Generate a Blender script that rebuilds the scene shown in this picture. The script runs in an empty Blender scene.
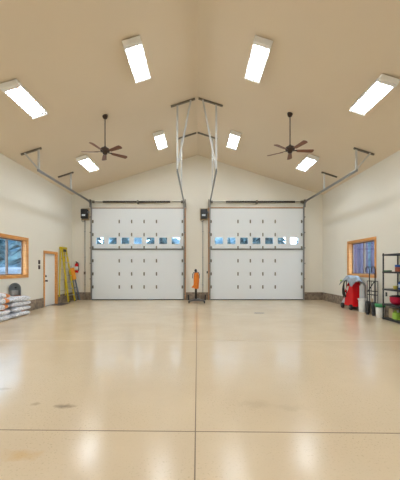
import bpy, bmesh, math, random
from mathutils import Vector, Matrix, Euler
random.seed(7)
S = bpy.context.scene
COL = S.collection
PI = math.pi
R = math.radians

# ------------------------------------------------------------------ materials
def new_mat(name):
    m = bpy.data.materials.new(name); m.use_nodes = True
    return m, m.node_tree.nodes, m.node_tree.links, m.node_tree.nodes['Principled BSDF']

def mat(name, col, rough=0.5, metal=0.0, noise=0.0, scale=8.0, bump=0.0, spec=0.5):
    m, N, L, b = new_mat(name)
    b.inputs['Roughness'].default_value = rough
    b.inputs['Metallic'].default_value = metal
    b.inputs['Specular IOR Level'].default_value = spec
    c = (*col, 1)
    b.inputs['Base Color'].default_value = c
    tc = N.new('ShaderNodeTexCoord')
    nz = N.new('ShaderNodeTexNoise'); nz.inputs['Scale'].default_value = scale
    nz.inputs['Detail'].default_value = 4
    L.new(tc.outputs['Object'], nz.inputs['Vector'])
    rp = N.new('ShaderNodeMapRange')
    rp.inputs['To Min'].default_value = 1 - noise; rp.inputs['To Max'].default_value = 1 + noise
    L.new(nz.outputs['Fac'], rp.inputs['Value'])
    mx = N.new('ShaderNodeVectorMath'); mx.operation = 'SCALE'
    mx.inputs[0].default_value = col
    L.new(rp.outputs['Result'], mx.inputs['Scale'])
    L.new(mx.outputs['Vector'], b.inputs['Base Color'])
    if bump:
        bp = N.new('ShaderNodeBump'); bp.inputs['Strength'].default_value = bump
        bp.inputs['Distance'].default_value = 0.01
        L.new(nz.outputs['Fac'], bp.inputs['Height']); L.new(bp.outputs['Normal'], b.inputs['Normal'])
    return m

def wood(name, c1, c2, scale=3.0, stretch=(1, 1, 1), rough=0.45):
    m, N, L, b = new_mat(name)
    tc = N.new('ShaderNodeTexCoord'); mp = N.new('ShaderNodeMapping')
    mp.inputs['Scale'].default_value = stretch
    nz = N.new('ShaderNodeTexNoise'); nz.inputs['Scale'].default_value = scale; nz.inputs['Detail'].default_value = 6
    cr = N.new('ShaderNodeValToRGB')
    cr.color_ramp.elements[0].position = 0.3; cr.color_ramp.elements[0].color = (*c1, 1)
    cr.color_ramp.elements[1].position = 0.7; cr.color_ramp.elements[1].color = (*c2, 1)
    L.new(tc.outputs['Object'], mp.inputs['Vector']); L.new(mp.outputs['Vector'], nz.inputs['Vector'])
    L.new(nz.outputs['Fac'], cr.inputs['Fac']); L.new(cr.outputs['Color'], b.inputs['Base Color'])
    b.inputs['Roughness'].default_value = rough
    return m

def emit(name, col, s):
    m = bpy.data.materials.new(name); m.use_nodes = True
    N, L = m.node_tree.nodes, m.node_tree.links
    N.clear()
    e = N.new('ShaderNodeEmission'); o = N.new('ShaderNodeOutputMaterial')
    e.inputs['Color'].default_value = (*col, 1); e.inputs['Strength'].default_value = s
    L.new(e.outputs[0], o.inputs[0])
    return m

def glass_mat(name):
    m = bpy.data.materials.new(name); m.use_nodes = True
    N, L = m.node_tree.nodes, m.node_tree.links
    N.clear()
    t = N.new('ShaderNodeBsdfTransparent'); t.inputs[0].default_value = (0.93, 0.97, 0.98, 1)
    g = N.new('ShaderNodeBsdfGlossy'); g.inputs['Roughness'].default_value = 0.02
    lw = N.new('ShaderNodeLayerWeight'); lw.inputs['Blend'].default_value = 0.5
    pw = N.new('ShaderNodeMath'); pw.operation = 'POWER'; pw.inputs[1].default_value = 5
    f = N.new('ShaderNodeMath'); f.operation = 'MULTIPLY_ADD'; f.inputs[1].default_value = 0.5; f.inputs[2].default_value = 0.04
    L.new(lw.outputs['Facing'], pw.inputs[0]); L.new(pw.outputs[0], f.inputs[0])
    mx = N.new('ShaderNodeMixShader'); o = N.new('ShaderNodeOutputMaterial')
    L.new(f.outputs[0], mx.inputs[0]); L.new(t.outputs[0], mx.inputs[1]); L.new(g.outputs[0], mx.inputs[2])
    L.new(mx.outputs[0], o.inputs[0])
    return m

def floor_mat():
    m, N, L, b = new_mat('epoxy_floor')
    tc = N.new('ShaderNodeTexCoord')
    def noise(scale, detail=4, rough=0.5):
        n = N.new('ShaderNodeTexNoise'); n.inputs['Scale'].default_value = scale
        n.inputs['Detail'].default_value = detail; n.inputs['Roughness'].default_value = rough
        L.new(tc.outputs['Object'], n.inputs['Vector']); return n
    def ramp(src, p0, c0, p1, c1):
        r = N.new('ShaderNodeValToRGB')
        r.color_ramp.elements[0].position = p0; r.color_ramp.elements[0].color = (*c0, 1)
        r.color_ramp.elements[1].position = p1; r.color_ramp.elements[1].color = (*c1, 1)
        L.new(src, r.inputs['Fac']); return r
    def mixc(fac, a, bcol):
        x = N.new('ShaderNodeMix'); x.data_type = 'RGBA'
        L.new(fac, x.inputs['Factor'])
        if isinstance(a, tuple): x.inputs['A'].default_value = (*a, 1)
        else: L.new(a, x.inputs['A'])
        if isinstance(bcol, tuple): x.inputs['B'].default_value = (*bcol, 1)
        else: L.new(bcol, x.inputs['B'])
        return x.outputs['Result']
    big = noise(0.6, 5)
    base = ramp(big.outputs['Fac'], 0.3, FLOOR_A, 0.7, FLOOR_B).outputs['Color']
    # fine dark specks and pits of the worn coating
    sp = noise(55, 2)
    spr = ramp(sp.outputs['Fac'], 0.60, (0, 0, 0), 0.68, (1, 1, 1))
    reg = noise(0.9, 3); regr = ramp(reg.outputs['Fac'], 0.40, (0.08, 0.08, 0.08), 0.65, (0.42, 0.42, 0.42))
    mu = N.new('ShaderNodeMath'); mu.operation = 'MULTIPLY'
    L.new(spr.outputs['Color'], mu.inputs[0]); L.new(regr.outputs['Color'], mu.inputs[1])
    c = mixc(mu.outputs[0], base, (0.28, 0.21, 0.14))
    # individual stains: (x, y, rx, ry, colour, strength)
    sepw = noise(9, 4)
    for (sx, sy, rx, ry, col, st) in STAINS:
        mp = N.new('ShaderNodeMapping')
        mp.inputs['Location'].default_value = (-sx / rx, -sy / ry, 0)
        mp.inputs['Scale'].default_value = (1 / rx, 1 / ry, 0)
        L.new(tc.outputs['Object'], mp.inputs['Vector'])
        ln = N.new('ShaderNodeVectorMath'); ln.operation = 'LENGTH'
        L.new(mp.outputs['Vector'], ln.inputs[0])
        ad = N.new('ShaderNodeMath'); ad.operation = 'MULTIPLY_ADD'
        L.new(sepw.outputs['Fac'], ad.inputs[0]); ad.inputs[1].default_value = 1.6
        L.new(ln.outputs['Value'], ad.inputs[2])
        rr = ramp(ad.outputs[0], 0.0, (st, st, st), 1.0, (0, 0, 0))
        # ramp over 0.8 .. 1.7
        mr = N.new('ShaderNodeMapRange'); mr.inputs['From Min'].default_value = 1.0; mr.inputs['From Max'].default_value = 1.75
        L.new(ad.outputs[0], mr.inputs['Value']); L.new(mr.outputs['Result'], rr.inputs['Fac'])
        c = mixc(rr.outputs['Color'], c, col)
    L.new(c, b.inputs['Base Color'])
    rg = noise(2.2, 5)
    rm = N.new('ShaderNodeMapRange'); rm.inputs['To Min'].default_value = 0.15; rm.inputs['To Max'].default_value = 0.27
    L.new(rg.outputs['Fac'], rm.inputs['Value']); L.new(rm.outputs['Result'], b.inputs['Roughness'])
    bp = N.new('ShaderNodeBump'); bp.inputs['Strength'].default_value = 0.25; bp.inputs['Distance'].default_value = 0.004
    bn = noise(6, 3); L.new(bn.outputs['Fac'], bp.inputs['Height']); L.new(bp.outputs['Normal'], b.inputs['Normal'])
    b.inputs['Specular IOR Level'].default_value = 0.7
    return m

def block_mat():
    m, N, L, b = new_mat('split_face_block')
    tc = N.new('ShaderNodeTexCoord')
    nz = N.new('ShaderNodeTexNoise'); nz.inputs['Scale'].default_value = 9; nz.inputs['Detail'].default_value = 6
    L.new(tc.outputs['Object'], nz.inputs['Vector'])
    cr = N.new('ShaderNodeValToRGB')
    cr.color_ramp.elements[0].position = 0.3; cr.color_ramp.elements[0].color = (0.14, 0.105, 0.075, 1)
    cr.color_ramp.elements[1].position = 0.72; cr.color_ramp.elements[1].color = (0.34, 0.27, 0.20, 1)
    L.new(nz.outputs['Fac'], cr.inputs['Fac']); L.new(cr.outputs['Color'], b.inputs['Base Color'])
    bp = N.new('ShaderNodeBump'); bp.inputs['Strength'].default_value = 0.8; bp.inputs['Distance'].default_value = 0.02
    L.new(nz.outputs['Fac'], bp.inputs['Height']); L.new(bp.outputs['Normal'], b.inputs['Normal'])
    b.inputs['Roughness'].default_value = 0.9
    return m

def bag_mat():
    """white plastic sack: orange printed end, faint grey print"""
    m, N, L, b = new_mat('printed_sack')
    tc = N.new('ShaderNodeTexCoord'); sx = N.new('ShaderNodeSeparateXYZ')
    L.new(tc.outputs['Object'], sx.inputs[0])
    oi = N.new('ShaderNodeObjectInfo')
    def math_(op, a, bb):
        x = N.new('ShaderNodeMath'); x.operation = op
        for i, v in enumerate((a, bb)):
            if isinstance(v, (int, float)): x.inputs[i].default_value = v
            else: L.new(v, x.inputs[i])
        return x.outputs[0]
    nz = N.new('ShaderNodeTexNoise'); nz.inputs['Scale'].default_value = 14; L.new(tc.outputs['Object'], nz.inputs['Vector'])
    # orange patch placed differently along each bag
    off = math_('MULTIPLY_ADD', oi.outputs['Random'], 0.34)
    N_ = off.node; N_.inputs[2].default_value = -0.05
    d = math_('ABSOLUTE', math_('SUBTRACT', sx.outputs['X'], off), 0)
    d2 = math_('ADD', d, math_('MULTIPLY', nz.outputs['Fac'], 0.08))
    band = math_('LESS_THAN', d2, 0.135)
    yb = math_('LESS_THAN', math_('ABSOLUTE', math_('ADD', sx.outputs['Y'], 0.02), 0), math_('MULTIPLY', oi.outputs['Random'], 0.36))
    fac = math_('MULTIPLY', band, yb)
    mix = N.new('ShaderNodeMix'); mix.data_type = 'RGBA'
    mix.inputs['A'].default_value = (0.76, 0.79, 0.86, 1); mix.inputs['B'].default_value = (0.72, 0.24, 0.03, 1)
    L.new(fac, mix.inputs['Factor'])
    n2 = N.new('ShaderNodeTexNoise'); n2.inputs['Scale'].default_value = 22; L.new(tc.outputs['Object'], n2.inputs['Vector'])
    g1 = math_('MULTIPLY', math_('GREATER_THAN', n2.outputs['Fac'], 0.56), 0.6)
    mix2 = N.new('ShaderNodeMix'); mix2.data_type = 'RGBA'
    mix2.inputs['B'].default_value = (0.25, 0.27, 0.34, 1)
    L.new(g1, mix2.inputs['Factor']); L.new(mix.outputs['Result'], mix2.inputs['A'])
    L.new(mix2.outputs['Result'], b.inputs['Base Color'])
    b.inputs['Roughness'].default_value = 0.4
    return m

def frost_mat(name, dark, frost):
    """conifer foliage with snow lying on the upward faces"""
    m, N, L, b = new_mat(name)
    tc = N.new('ShaderNodeTexCoord'); nz = N.new('ShaderNodeTexNoise'); nz.inputs['Scale'].default_value = 2.2
    nz.inputs['Detail'].default_value = 6
    L.new(tc.outputs['Object'], nz.inputs['Vector'])
    cr = N.new('ShaderNodeValToRGB')
    cr.color_ramp.elements[0].position = 0.42; cr.color_ramp.elements[0].color = (*dark, 1)
    cr.color_ramp.elements[1].position = 0.66; cr.color_ramp.elements[1].color = (*frost, 1)
    L.new(nz.outputs['Fac'], cr.inputs['Fac']); L.new(cr.outputs['Color'], b.inputs['Base Color'])
    b.inputs['Roughness'].default_value = 0.9
    return m

FLOOR_A = (0.64, 0.515, 0.355)
FLOOR_B = (0.71, 0.585, 0.415)
STAINS = [(-1.44, 3.15, 0.13, 0.07, (0.20, 0.15, 0.11), 0.8), (-1.78, 3.2, 0.07, 0.05, (0.35, 0.27, 0.18), 0.6),
          (-1.42, 2.33, 0.20, 0.09, (0.62, 0.36, 0.13), 0.45), (0.65, 3.2, 0.22, 0.14, (0.45, 0.34, 0.22), 0.3),
          (1.0, 3.1, 0.2, 0.1, (0.40, 0.31, 0.20), 0.2), (-2.4, 3.6, 0.10, 0.05, (0.42, 0.31, 0.20), 0.4)]

M = {}
M['wall'] = mat('cream_wall_paint', (0.76, 0.735, 0.655), 0.55, noise=0.015, scale=1.5)
M['ceil'] = mat('cream_ceiling_paint', (0.725, 0.625, 0.485), 0.7, noise=0.015, scale=1.2)
M['floor'] = floor_mat()
M['block'] = block_mat()
M['joint'] = mat('joint_sealant', (0.20, 0.15, 0.10), 0.7)
M['joint_faint'] = mat('filled_joint', (0.56, 0.44, 0.30), 0.4)
M['pine'] = wood('honey_pine', (0.56, 0.24, 0.055), (0.70, 0.34, 0.095), 4, (1, 1, 6))
M['jamb'] = wood('brown_wood', (0.38, 0.18, 0.08), (0.50, 0.26, 0.12), 4, (6, 1, 1))
M['sash'] = mat('dark_sash', (0.20, 0.13, 0.09), 0.5)
M['glass'] = glass_mat('clear_glass')
M['doorwhite'] = mat('white_steel_door', (0.81, 0.86, 0.90), 0.4, noise=0.01, scale=2)
M['slabwhite'] = mat('white_door_paint', (0.80, 0.80, 0.77), 0.45)
M['galv'] = mat('galvanised_steel', (0.31, 0.32, 0.325), 0.42, 0.7, noise=0.15, scale=14)
M['galv_dull'] = mat('dull_galvanised_angle', (0.20, 0.18, 0.15), 0.5, 0.5, noise=0.15, scale=14)
M['galv_light'] = mat('bright_galvanised', (0.55, 0.56, 0.55), 0.45, 0.4, noise=0.1, scale=14)
M['strut'] = mat('grey_strut', (0.20, 0.205, 0.20), 0.5, 0.5)
M['hinge'] = mat('zinc_hinge', (0.22, 0.21, 0.18), 0.5, 0.5)
M['seal'] = mat('black_rubber_seal', (0.045, 0.045, 0.045), 0.8)
M['spring'] = mat('oiled_spring_steel', (0.035, 0.028, 0.022), 0.5, 0.3)
M['black'] = mat('black_plastic', (0.018, 0.018, 0.02), 0.45)
M['blackmetal'] = mat('black_metal', (0.022, 0.022, 0.026), 0.4, 0.2)
M['paper'] = mat('pale_label', (0.65, 0.72, 0.80), 0.5)
M['white_enamel'] = mat('white_enamel', (0.82, 0.82, 0.80), 0.4)
M['tube'] = emit('fluorescent_tube', (0.90, 0.98, 1.05), 77.0)
M['socket'] = mat('blue_grey_socket', (0.10, 0.125, 0.16), 0.6)
M['bronze'] = mat('dark_bronze', (0.045, 0.026, 0.018), 0.4, 0.5)
M['blade'] = wood('walnut_blade', (0.13, 0.045, 0.02), (0.22, 0.08, 0.035), 5, (1, 8, 1), 0.4)
M['yellow'] = mat('yellow_fibreglass', (0.62, 0.48, 0.012), 0.45, noise=0.08)
M['alu'] = mat('dull_aluminium', (0.50, 0.48, 0.42), 0.4, 0.7)
M['bluegrey'] = mat('blue_grey_rail', (0.12, 0.15, 0.20), 0.5)
M['orange'] = mat('orange_plastic', (0.85, 0.33, 0.02), 0.5)
M['orangecloth'] = mat('orange_cloth', (0.72, 0.20, 0.02), 0.8, noise=0.25, scale=10)
M['red'] = mat('red_plastic', (0.56, 0.004, 0.008), 0.4, spec=0.25)
M['redpot'] = mat('crimson_enamel', (0.50, 0.01, 0.05), 0.35, spec=0.3)
M['rubber'] = mat('black_rubber', (0.016, 0.016, 0.016), 0.6)
M['greycloth'] = mat('grey_woven_cloth', (0.28, 0.315, 0.35), 0.9, noise=0.45, scale=16)
M['greyplast'] = mat('grey_plastic', (0.15, 0.17, 0.185), 0.5, noise=0.1)
M['greylight'] = mat('worn_grey_plastic', (0.30, 0.31, 0.32), 0.5, noise=0.1)
M['whiteplast'] = mat('white_plastic', (0.78, 0.78, 0.74), 0.4)
M['palegrey'] = mat('pale_grey_plastic', (0.55, 0.57, 0.60), 0.5)
M['green'] = mat('green_plastic', (0.03, 0.30, 0.10), 0.4)
M['darkgreen'] = mat('dark_green_plastic', (0.04, 0.13, 0.06), 0.5)
M['lime'] = mat('lime_plastic', (0.32, 0.55, 0.07), 0.4)
M['tan'] = mat('tan_cardboard', (0.46, 0.36, 0.23), 0.8, noise=0.1)
M['navy'] = mat('blue_plastic', (0.02, 0.09, 0.36), 0.4)
M['brick'] = mat('red_brown_label', (0.36, 0.10, 0.06), 0.5)
M['ylabel'] = mat('yellow_label', (0.72, 0.62, 0.12), 0.5)
M['mat'] = mat('dark_door_mat', (0.075, 0.055, 0.045), 0.95, noise=0.3, scale=40)
M['bag'] = bag_mat()
M['jackgrey'] = mat('grey_painted_steel', (0.13, 0.125, 0.12), 0.5, 0.3, noise=0.15)
M['snow'] = mat('darkened_snow', (0.17, 0.19, 0.22), 0.9, noise=0.5, scale=0.6)  # snow colour darkened to offset the strong sky, mottled at random
M['hill'] = frost_mat('hazy_forest', (0.018, 0.05, 0.07), (0.085, 0.14, 0.175))  # forest tones with blue distance haze mixed into the colour
M['hill'].node_tree.nodes['Noise Texture'].inputs['Scale'].default_value = 0.5
M['bark'] = mat('dark_bark', (0.07, 0.055, 0.05), 0.9, noise=0.3)
M['barkpale'] = mat('grey_violet_bark', (0.06, 0.042, 0.07), 0.9, noise=0.5, scale=3)
M['fol'] = [frost_mat('conifer_foliage', (0.011, 0.038, 0.05), (0.09, 0.145, 0.15)),
            frost_mat('conifer_foliage_frosted', (0.017, 0.055, 0.07), (0.13, 0.20, 0.205))]

# ------------------------------------------------------------------ mesh helpers
class MB:
    def __init__(s): s.b = bmesh.new(); s.mats = []; s.cur = 0
    def use(s, m):
        if m not in s.mats: s.mats.append(m)
        s.cur = s.mats.index(m); return s
    def _tag(s, faces):
        for f in faces: f.material_index = s.cur
    def box(s, lo, hi, rot=None, piv=None):
        v = [s.b.verts.new((x, y, z)) for x in (lo[0], hi[0]) for y in (lo[1], hi[1]) for z in (lo[2], hi[2])]
        if rot is not None:
            p = Vector(piv) if piv else (Vector(lo) + Vector(hi)) / 2
            for q in v: q.co = rot @ (q.co - p) + p
        idx = [(0, 1, 3, 2), (4, 6, 7, 5), (0, 4, 5, 1), (2, 3, 7, 6), (0, 2, 6, 4), (1, 5, 7, 3)]
        s._tag([s.b.faces.new([v[i] for i in f]) for f in idx]); return s
    def bar(s, p, q, w, h, up=(0, 0, 1)):
        """rectangular bar from p to q, width w sideways, height h along up"""
        p, q = Vector(p), Vector(q); d = (q - p).normalized(); u = Vector(up)
        side = d.cross(u)
        if side.length < 1e-4: side = d.cross(Vector((1, 0, 0)))
        side.normalize(); u = side.cross(d).normalized()
        ring = [(-w / 2, -h / 2), (w / 2, -h / 2), (w / 2, h / 2), (-w / 2, h / 2)]
        a = [s.b.verts.new(p + side * x + u * y) for x, y in ring]
        c = [s.b.verts.new(q + side * x + u * y) for x, y in ring]
        fs = [s.b.faces.new(a[::-1]), s.b.faces.new(c)]
        for i in range(4): fs.append(s.b.faces.new((a[i], a[(i + 1) % 4], c[(i + 1) % 4], c[i])))
        s._tag(fs); return s
    def cyl(s, p, q, r0, r1=None, n=16):
        p, q = Vector(p), Vector(q); r1 = r0 if r1 is None else r1
        d = (q - p).normalized(); a = d.orthogonal().normalized(); c = d.cross(a)
        A = [s.b.verts.new(p + (a * math.cos(t) + c * math.sin(t)) * r0) for t in [2 * PI * i / n for i in range(n)]]
        B = [s.b.verts.new(q + (a * math.cos(t) + c * math.sin(t)) * r1) for t in [2 * PI * i / n for i in range(n)]]
        fs = [s.b.faces.new(A[::-1]), s.b.faces.new(B)]
        for i in range(n):
            f = s.b.faces.new((A[i], A[(i + 1) % n], B[(i + 1) % n], B[i])); f.smooth = True; fs.append(f)
        s._tag(fs); return s
    def tube(s, pts, r, n=10, closed=False):
        P = [Vector(p) for p in pts]; m = len(P); rings = []; prev = None
        for i in range(m):
            if closed: d = P[(i + 1) % m] - P[i - 1]
            else: d = P[min(i + 1, m - 1)] - P[max(i - 1, 0)]
            d.normalize()
            a = d.orthogonal().normalized() if prev is None else (prev - d * prev.dot(d)).normalized()
            prev = a; c = d.cross(a)
            rr = r[i] if isinstance(r, (list, tuple)) else r
            rings.append([s.b.verts.new(P[i] + (a * math.cos(2 * PI * k / n) + c * math.sin(2 * PI * k / n)) * rr) for k in range(n)])
        fs = []
        for i in range(m if closed else m - 1):
            A, B = rings[i], rings[(i + 1) % m]
            for k in range(n):
                f = s.b.faces.new((A[k], A[(k + 1) % n], B[(k + 1) % n], B[k])); f.smooth = True; fs.append(f)
        if not closed: fs += [s.b.faces.new(rings[0][::-1]), s.b.faces.new(rings[-1])]
        s._tag(fs); return s
    def lathe(s, prof, c=(0, 0, 0), n=24, sx=1, sy=1):
        """prof: list of (r, z); revolved about z at c"""
        rings = []
        for r, z in prof:
            r = max(r, 1e-4)
            rings.append([s.b.verts.new((c[0] + sx * r * math.cos(2 * PI * k / n), c[1] + sy * r * math.sin(2 * PI * k / n), c[2] + z)) for k in range(n)])
        fs = []
        for A, B in zip(rings, rings[1:]):
            for k in range(n):
                f = s.b.faces.new((A[k], A[(k + 1) % n], B[(k + 1) % n], B[k])); f.smooth = True; fs.append(f)
        fs += [s.b.faces.new(rings[0][::-1]), s.b.faces.new(rings[-1])]
        s._tag(fs); return s
    def prism(s, prof, axis, a, b):
        """prof polygon in the two other axes, extruded along axis ('x','y','z') from a to b"""
        def P(u, v, t): return {'x': (t, u, v), 'y': (u, t, v), 'z': (u, v, t)}[axis]
        A = [s.b.verts.new(P(u, v, a)) for u, v in prof]; B = [s.b.verts.new(P(u, v, b)) for u, v in prof]
        n = len(prof); fs = [s.b.faces.new(A[::-1]), s.b.faces.new(B)]
        for i in range(n): fs.append(s.b.faces.new((A[i], A[(i + 1) % n], B[(i + 1) % n], B[i])))
        s._tag(fs); return s
    def grid(s, fn, nu, nv, closed_u=False):
        V = [[s.b.verts.new(fn(i / nu, j / nv)) for j in range(nv + 1)] for i in range(nu if closed_u else nu + 1)]
        fs = []
        for i in range(nu):
            for j in range(nv):
                A, B = V[i], V[(i + 1) % len(V)]
                f = s.b.faces.new((A[j], B[j], B[j + 1], A[j + 1])); f.smooth = True; fs.append(f)
        s._tag(fs); return s
    def build(s, name, m=None, parent=None, loc=None, bevel=0, solid=0, sub=0, seg=2):
        bmesh.ops.recalc_face_normals(s.b, faces=s.b.faces[:])
        me = bpy.data.meshes.new(name); s.b.to_mesh(me); s.b.free()
        o = bpy.data.objects.new(name, me); COL.objects.link(o)
        if m is not None: me.materials.append(m)
        else:
            for x in s.mats: me.materials.append(x)
        if parent is not None: o.parent = parent
        if loc is not None: o.location = loc
        if solid:
            k = o.modifiers.new('solid', 'SOLIDIFY'); k.thickness = solid; k.offset = 0
        if bevel:
            k = o.modifiers.new('bevel', 'BEVEL'); k.width = bevel; k.segments = seg; k.limit_method = 'ANGLE'
        if sub:
            k = o.modifiers.new('sub', 'SUBSURF'); k.levels = sub; k.render_levels = sub
        return o

def tag(o, label=None, cat=None, group=None, kind=None):
    if label: o['label'] = label
    if cat: o['category'] = cat
    if group: o['group'] = group
    if kind: o['kind'] = kind
    return o

def thing(name, label, cat, loc=(0, 0, 0), rot=(0, 0, 0), group=None, kind=None):
    o = bpy.data.objects.new(name, None); COL.objects.link(o)
    o.location = loc; o.rotation_euler = rot; o.empty_display_size = 0.2
    return tag(o, label, cat, group, kind)

def dup(o, loc=None, rot=None, label=None, parent=None):
    kids = [c for c in o.children]
    c = o.copy(); COL.objects.link(c)
    if parent is not None: c.parent = parent
    if loc is not None: c.location = loc
    if rot is not None: c.rotation_euler = rot
    if label: c['label'] = label
    for k in kids: dup(k, parent=c)
    return c

def cells(us, vs, holes):
    us = sorted(set(us + [h[i] for h in holes for i in (0, 1)])); vs = sorted(set(vs + [h[i] for h in holes for i in (2, 3)]))
    for u0, u1 in zip(us, us[1:]):
        for v0, v1 in zip(vs, vs[1:]):
            cu, cv = (u0 + u1) / 2, (v0 + v1) / 2
            if not any(h[0] < cu < h[1] and h[2] < cv < h[3] for h in holes):
                yield u0, u1, v0, v1

# ------------------------------------------------------------------ room dimensions
W = 5.9            # half width
D = 13.65          # face of the wall with the overhead doors
Y0 = -4.0          # wall behind the camera
EAVE, PEAK = 4.94, 6.83
SL = (PEAK - EAVE) / W
def ceil_z(x): return PEAK - SL * abs(x)

def struct(o): o['kind'] = 'structure'; return o

# floor, joints
struct(MB().box((-W - .2, Y0 - .2, -.15), (W + .2, D + .2, 0)).build('floor', M['floor']))
struct(MB().box((-.025, Y0, -.001), (-.014, D - .05, .0012)).build('trim_1', M['joint']))
jr = Matrix.Rotation(-0.0155, 3, 'Z')
struct(MB().box((-W - .05, 2.655, -.001), (W + .05, 2.665, .0012), jr, (0, 2.66, 0)).build('trim_2', M['joint']))
struct(MB().box((-W, 6.0, -.001), (W, 6.012, .0008)).build('trim_3', M['joint_faint']))

# side walls
WIN_L = (8.33, 10.02, 1.25, 2.46)
MAN = (11.18, 12.12, 0.0, 2.09)
WIN_R = (9.64, 11.32, 1.25, 2.46)
m = MB()
for u0, u1, v0, v1 in cells([Y0, D + .2], [-.15, EAVE], [WIN_L, MAN]): m.box((-W - .2, u0, v0), (-W, u1, v1))
struct(m.build('wall_left', M['wall']))
m = MB()
for u0, u1, v0, v1 in cells([Y0, D + .2], [-.15, EAVE], [WIN_R]): m.box((W, u0, v0), (W + .2, u1, v1))
struct(m.build('wall_right', M['wall']))
# gable walls
DL = (-4.95, -.637); DR = (.587, 4.95); DH = 4.29
m = MB()
for u0, u1, v0, v1 in cells([-W, W], [-.15, EAVE], [(DL[0] + .05, DL[1] - .05, -.15, DH - .05), (DR[0] + .05, DR[1] - .05, -.15, DH - .05)]):
    m.box((u0, D, v0), (u1, D + .2, v1))
m.prism([(-W, EAVE), (W, EAVE), (0, PEAK)], 'y', D, D + .2)
struct(m.build('wall_back', M['wall']))
m = MB(); m.box((-W - .2, Y0 - .2, -.15), (W + .2, Y0, EAVE)); m.prism([(-W, EAVE), (W, EAVE), (0, PEAK)], 'y', Y0 - .2, Y0)
struct(m.build('wall_front', M['wall']))
# ceiling: two sloping slabs
m = MB()
m.prism([(-W - .3, EAVE - .3 * SL), (0, PEAK), (0, PEAK + .2), (-W - .3, EAVE + .2 - .3 * SL)], 'y', Y0 - .2, D + .25)
m.prism([(0, PEAK), (W + .3, EAVE - .3 * SL), (W + .3, EAVE + .2 - .3 * SL), (0, PEAK + .2)], 'y', Y0 - .2, D + .25)
struct(m.build('ceiling', M['ceil']))

# concrete block course at the foot of the walls
BH = .36
m = MB(); m.box((-W, Y0, 0), (-W + .035, MAN[0] - .08, BH)); m.box((-W, MAN[1] + .08, 0), (-W + .035, D - .001, BH))
struct(m.build('baseboard_left', M['block'], bevel=.008))
struct(MB().box((W - .035, Y0, 0), (W, D - .001, BH)).build('baseboard_right', M['block'], bevel=.008))
m = MB()
for a, b in ((-W + .036, DL[0] - .09), (DL[1] + .09, DR[0] - .09), (DR[1] + .09, W - .036)): m.box((a, D - .035, 0), (b, D, BH))
struct(m.build('baseboard_back', M['block'], bevel=.008))

# ------------------------------------------------------------------ windows and the small door
def window(name, sgn, win, n_lab):
    y0, y1, z0, z1 = win
    X = lambda d: sgn * (W + d)
    w = thing(name, n_lab, 'window', (X(0), (y0 + y1) / 2, z0), kind='structure')
    loc = w.location.copy()
    def bx(m, d0, d1, a, b, c, d):
        xs = sorted((X(d0), X(d1))); m.box((xs[0] - loc.x, a - loc.y, c - loc.z), (xs[1] - loc.x, b - loc.y, d - loc.z)); return m
    t = .08
    m = MB()
    bx(m, -.022, -.001, y0 - t, y1 + t, z1, z1 + t); bx(m, -.022, -.001, y0 - t, y1 + t, z0 - t, z0)
    bx(m, -.022, -.001, y0 - t, y0, z0, z1); bx(m, -.022, -.001, y1, y1 + t, z0, z1)
    m.build('casing', M['pine'], w, bevel=.004)
    m = MB()
    bx(m, 0, .19, y0, y0 + .02, z0, z1); bx(m, 0, .19, y1 - .02, y1, z0, z1)
    bx(m, 0, .19, y0 + .02, y1 - .02, z1 - .02, z1); bx(m, -.03, .19, y0 + .02, y1 - .02, z0, z0 + .025)
    m.build('jamb_lining', M['pine'], w)
    ym = (y0 + y1) / 2; f = .035
    for k, (a, b, d) in enumerate(((y0 + .02, ym + .02, .11), (ym - .02, y1 - .02, .14))):
        m = MB()
        bx(m, d, d + .03, a, a + f, z0 + .025, z1 - .02); bx(m, d, d + .03, b - f, b, z0 + .025, z1 - .02)
        bx(m, d, d + .03, a + f, b - f, z1 - .02 - f, z1 - .02); bx(m, d, d + .03, a + f, b - f, z0 + .025, z0 + .025 + f)
        s = m.build('sash', M['sash'], w)
        m = MB(); bx(m, d + .012, d + .018, a + f, b - f, z0 + .025 + f, z1 - .02 - f)
        m.build('pane', M['glass'], s)
    return w
window('window_1', -1, WIN_L, 'sliding window with a honey pine casing in the left wall, above the white bags')
window('window_2', 1, WIN_R, 'sliding window with a honey pine casing in the right wall, above the red washer')

d1 = thing('door_1', 'narrow white door in a honey pine casing in the left wall', 'door', (-W, (MAN[0] + MAN[1]) / 2, 0), kind='structure')
yl = d1.location.y
m = MB()
for a, b, c, d in ((MAN[0] - .08, MAN[0], 0, MAN[3]), (MAN[1], MAN[1] + .08, 0, MAN[3]), (MAN[0] - .08, MAN[1] + .08, MAN[3], MAN[3] + .08)):
    m.box((.001, a - yl, c), (.024, b - yl, d))
m.build('casing', M['pine'], d1, bevel=.004)
m = MB()
m.box((-.19, MAN[0] - yl, 0), (0, MAN[0] + .02 - yl, MAN[3])); m.box((-.19, MAN[1] - .02 - yl, 0), (0, MAN[1] - yl, MAN[3]))
m.box((-.19, MAN[0] + .02 - yl, MAN[3] - .02), (0, MAN[1] - .02 - yl, MAN[3]))
m.build('jamb_lining', M['pine'], d1)
m = MB(); m.box((-.10, MAN[0] + .022 - yl, .015), (-.055, MAN[1] - .022 - yl, MAN[3] - .022))
slab = m.build('leaf', M['slabwhite'], d1)
m = MB(); m.box((-.19, MAN[0] + .02 - yl, 0), (-.02, MAN[1] - .02 - yl, .014)); m.build('threshold', M['strut'], d1)
yk = MAN[0] + .19 - yl
m = MB(); m.cyl((-.054, yk, 1.0), (-.042, yk, 1.0), .04); m.cyl((-.042, yk, 1.0), (-.015, yk, 1.0), .015)
m.lathe([(.015, 0), (.036, .008), (.04, .024), (.03, .04), (.004, .045)], (0, 0, 0), 16)
b = m.b
vs = b.verts[-80:] if hasattr(b.verts, '__getitem__') else []
b.verts.ensure_lookup_table()
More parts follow.
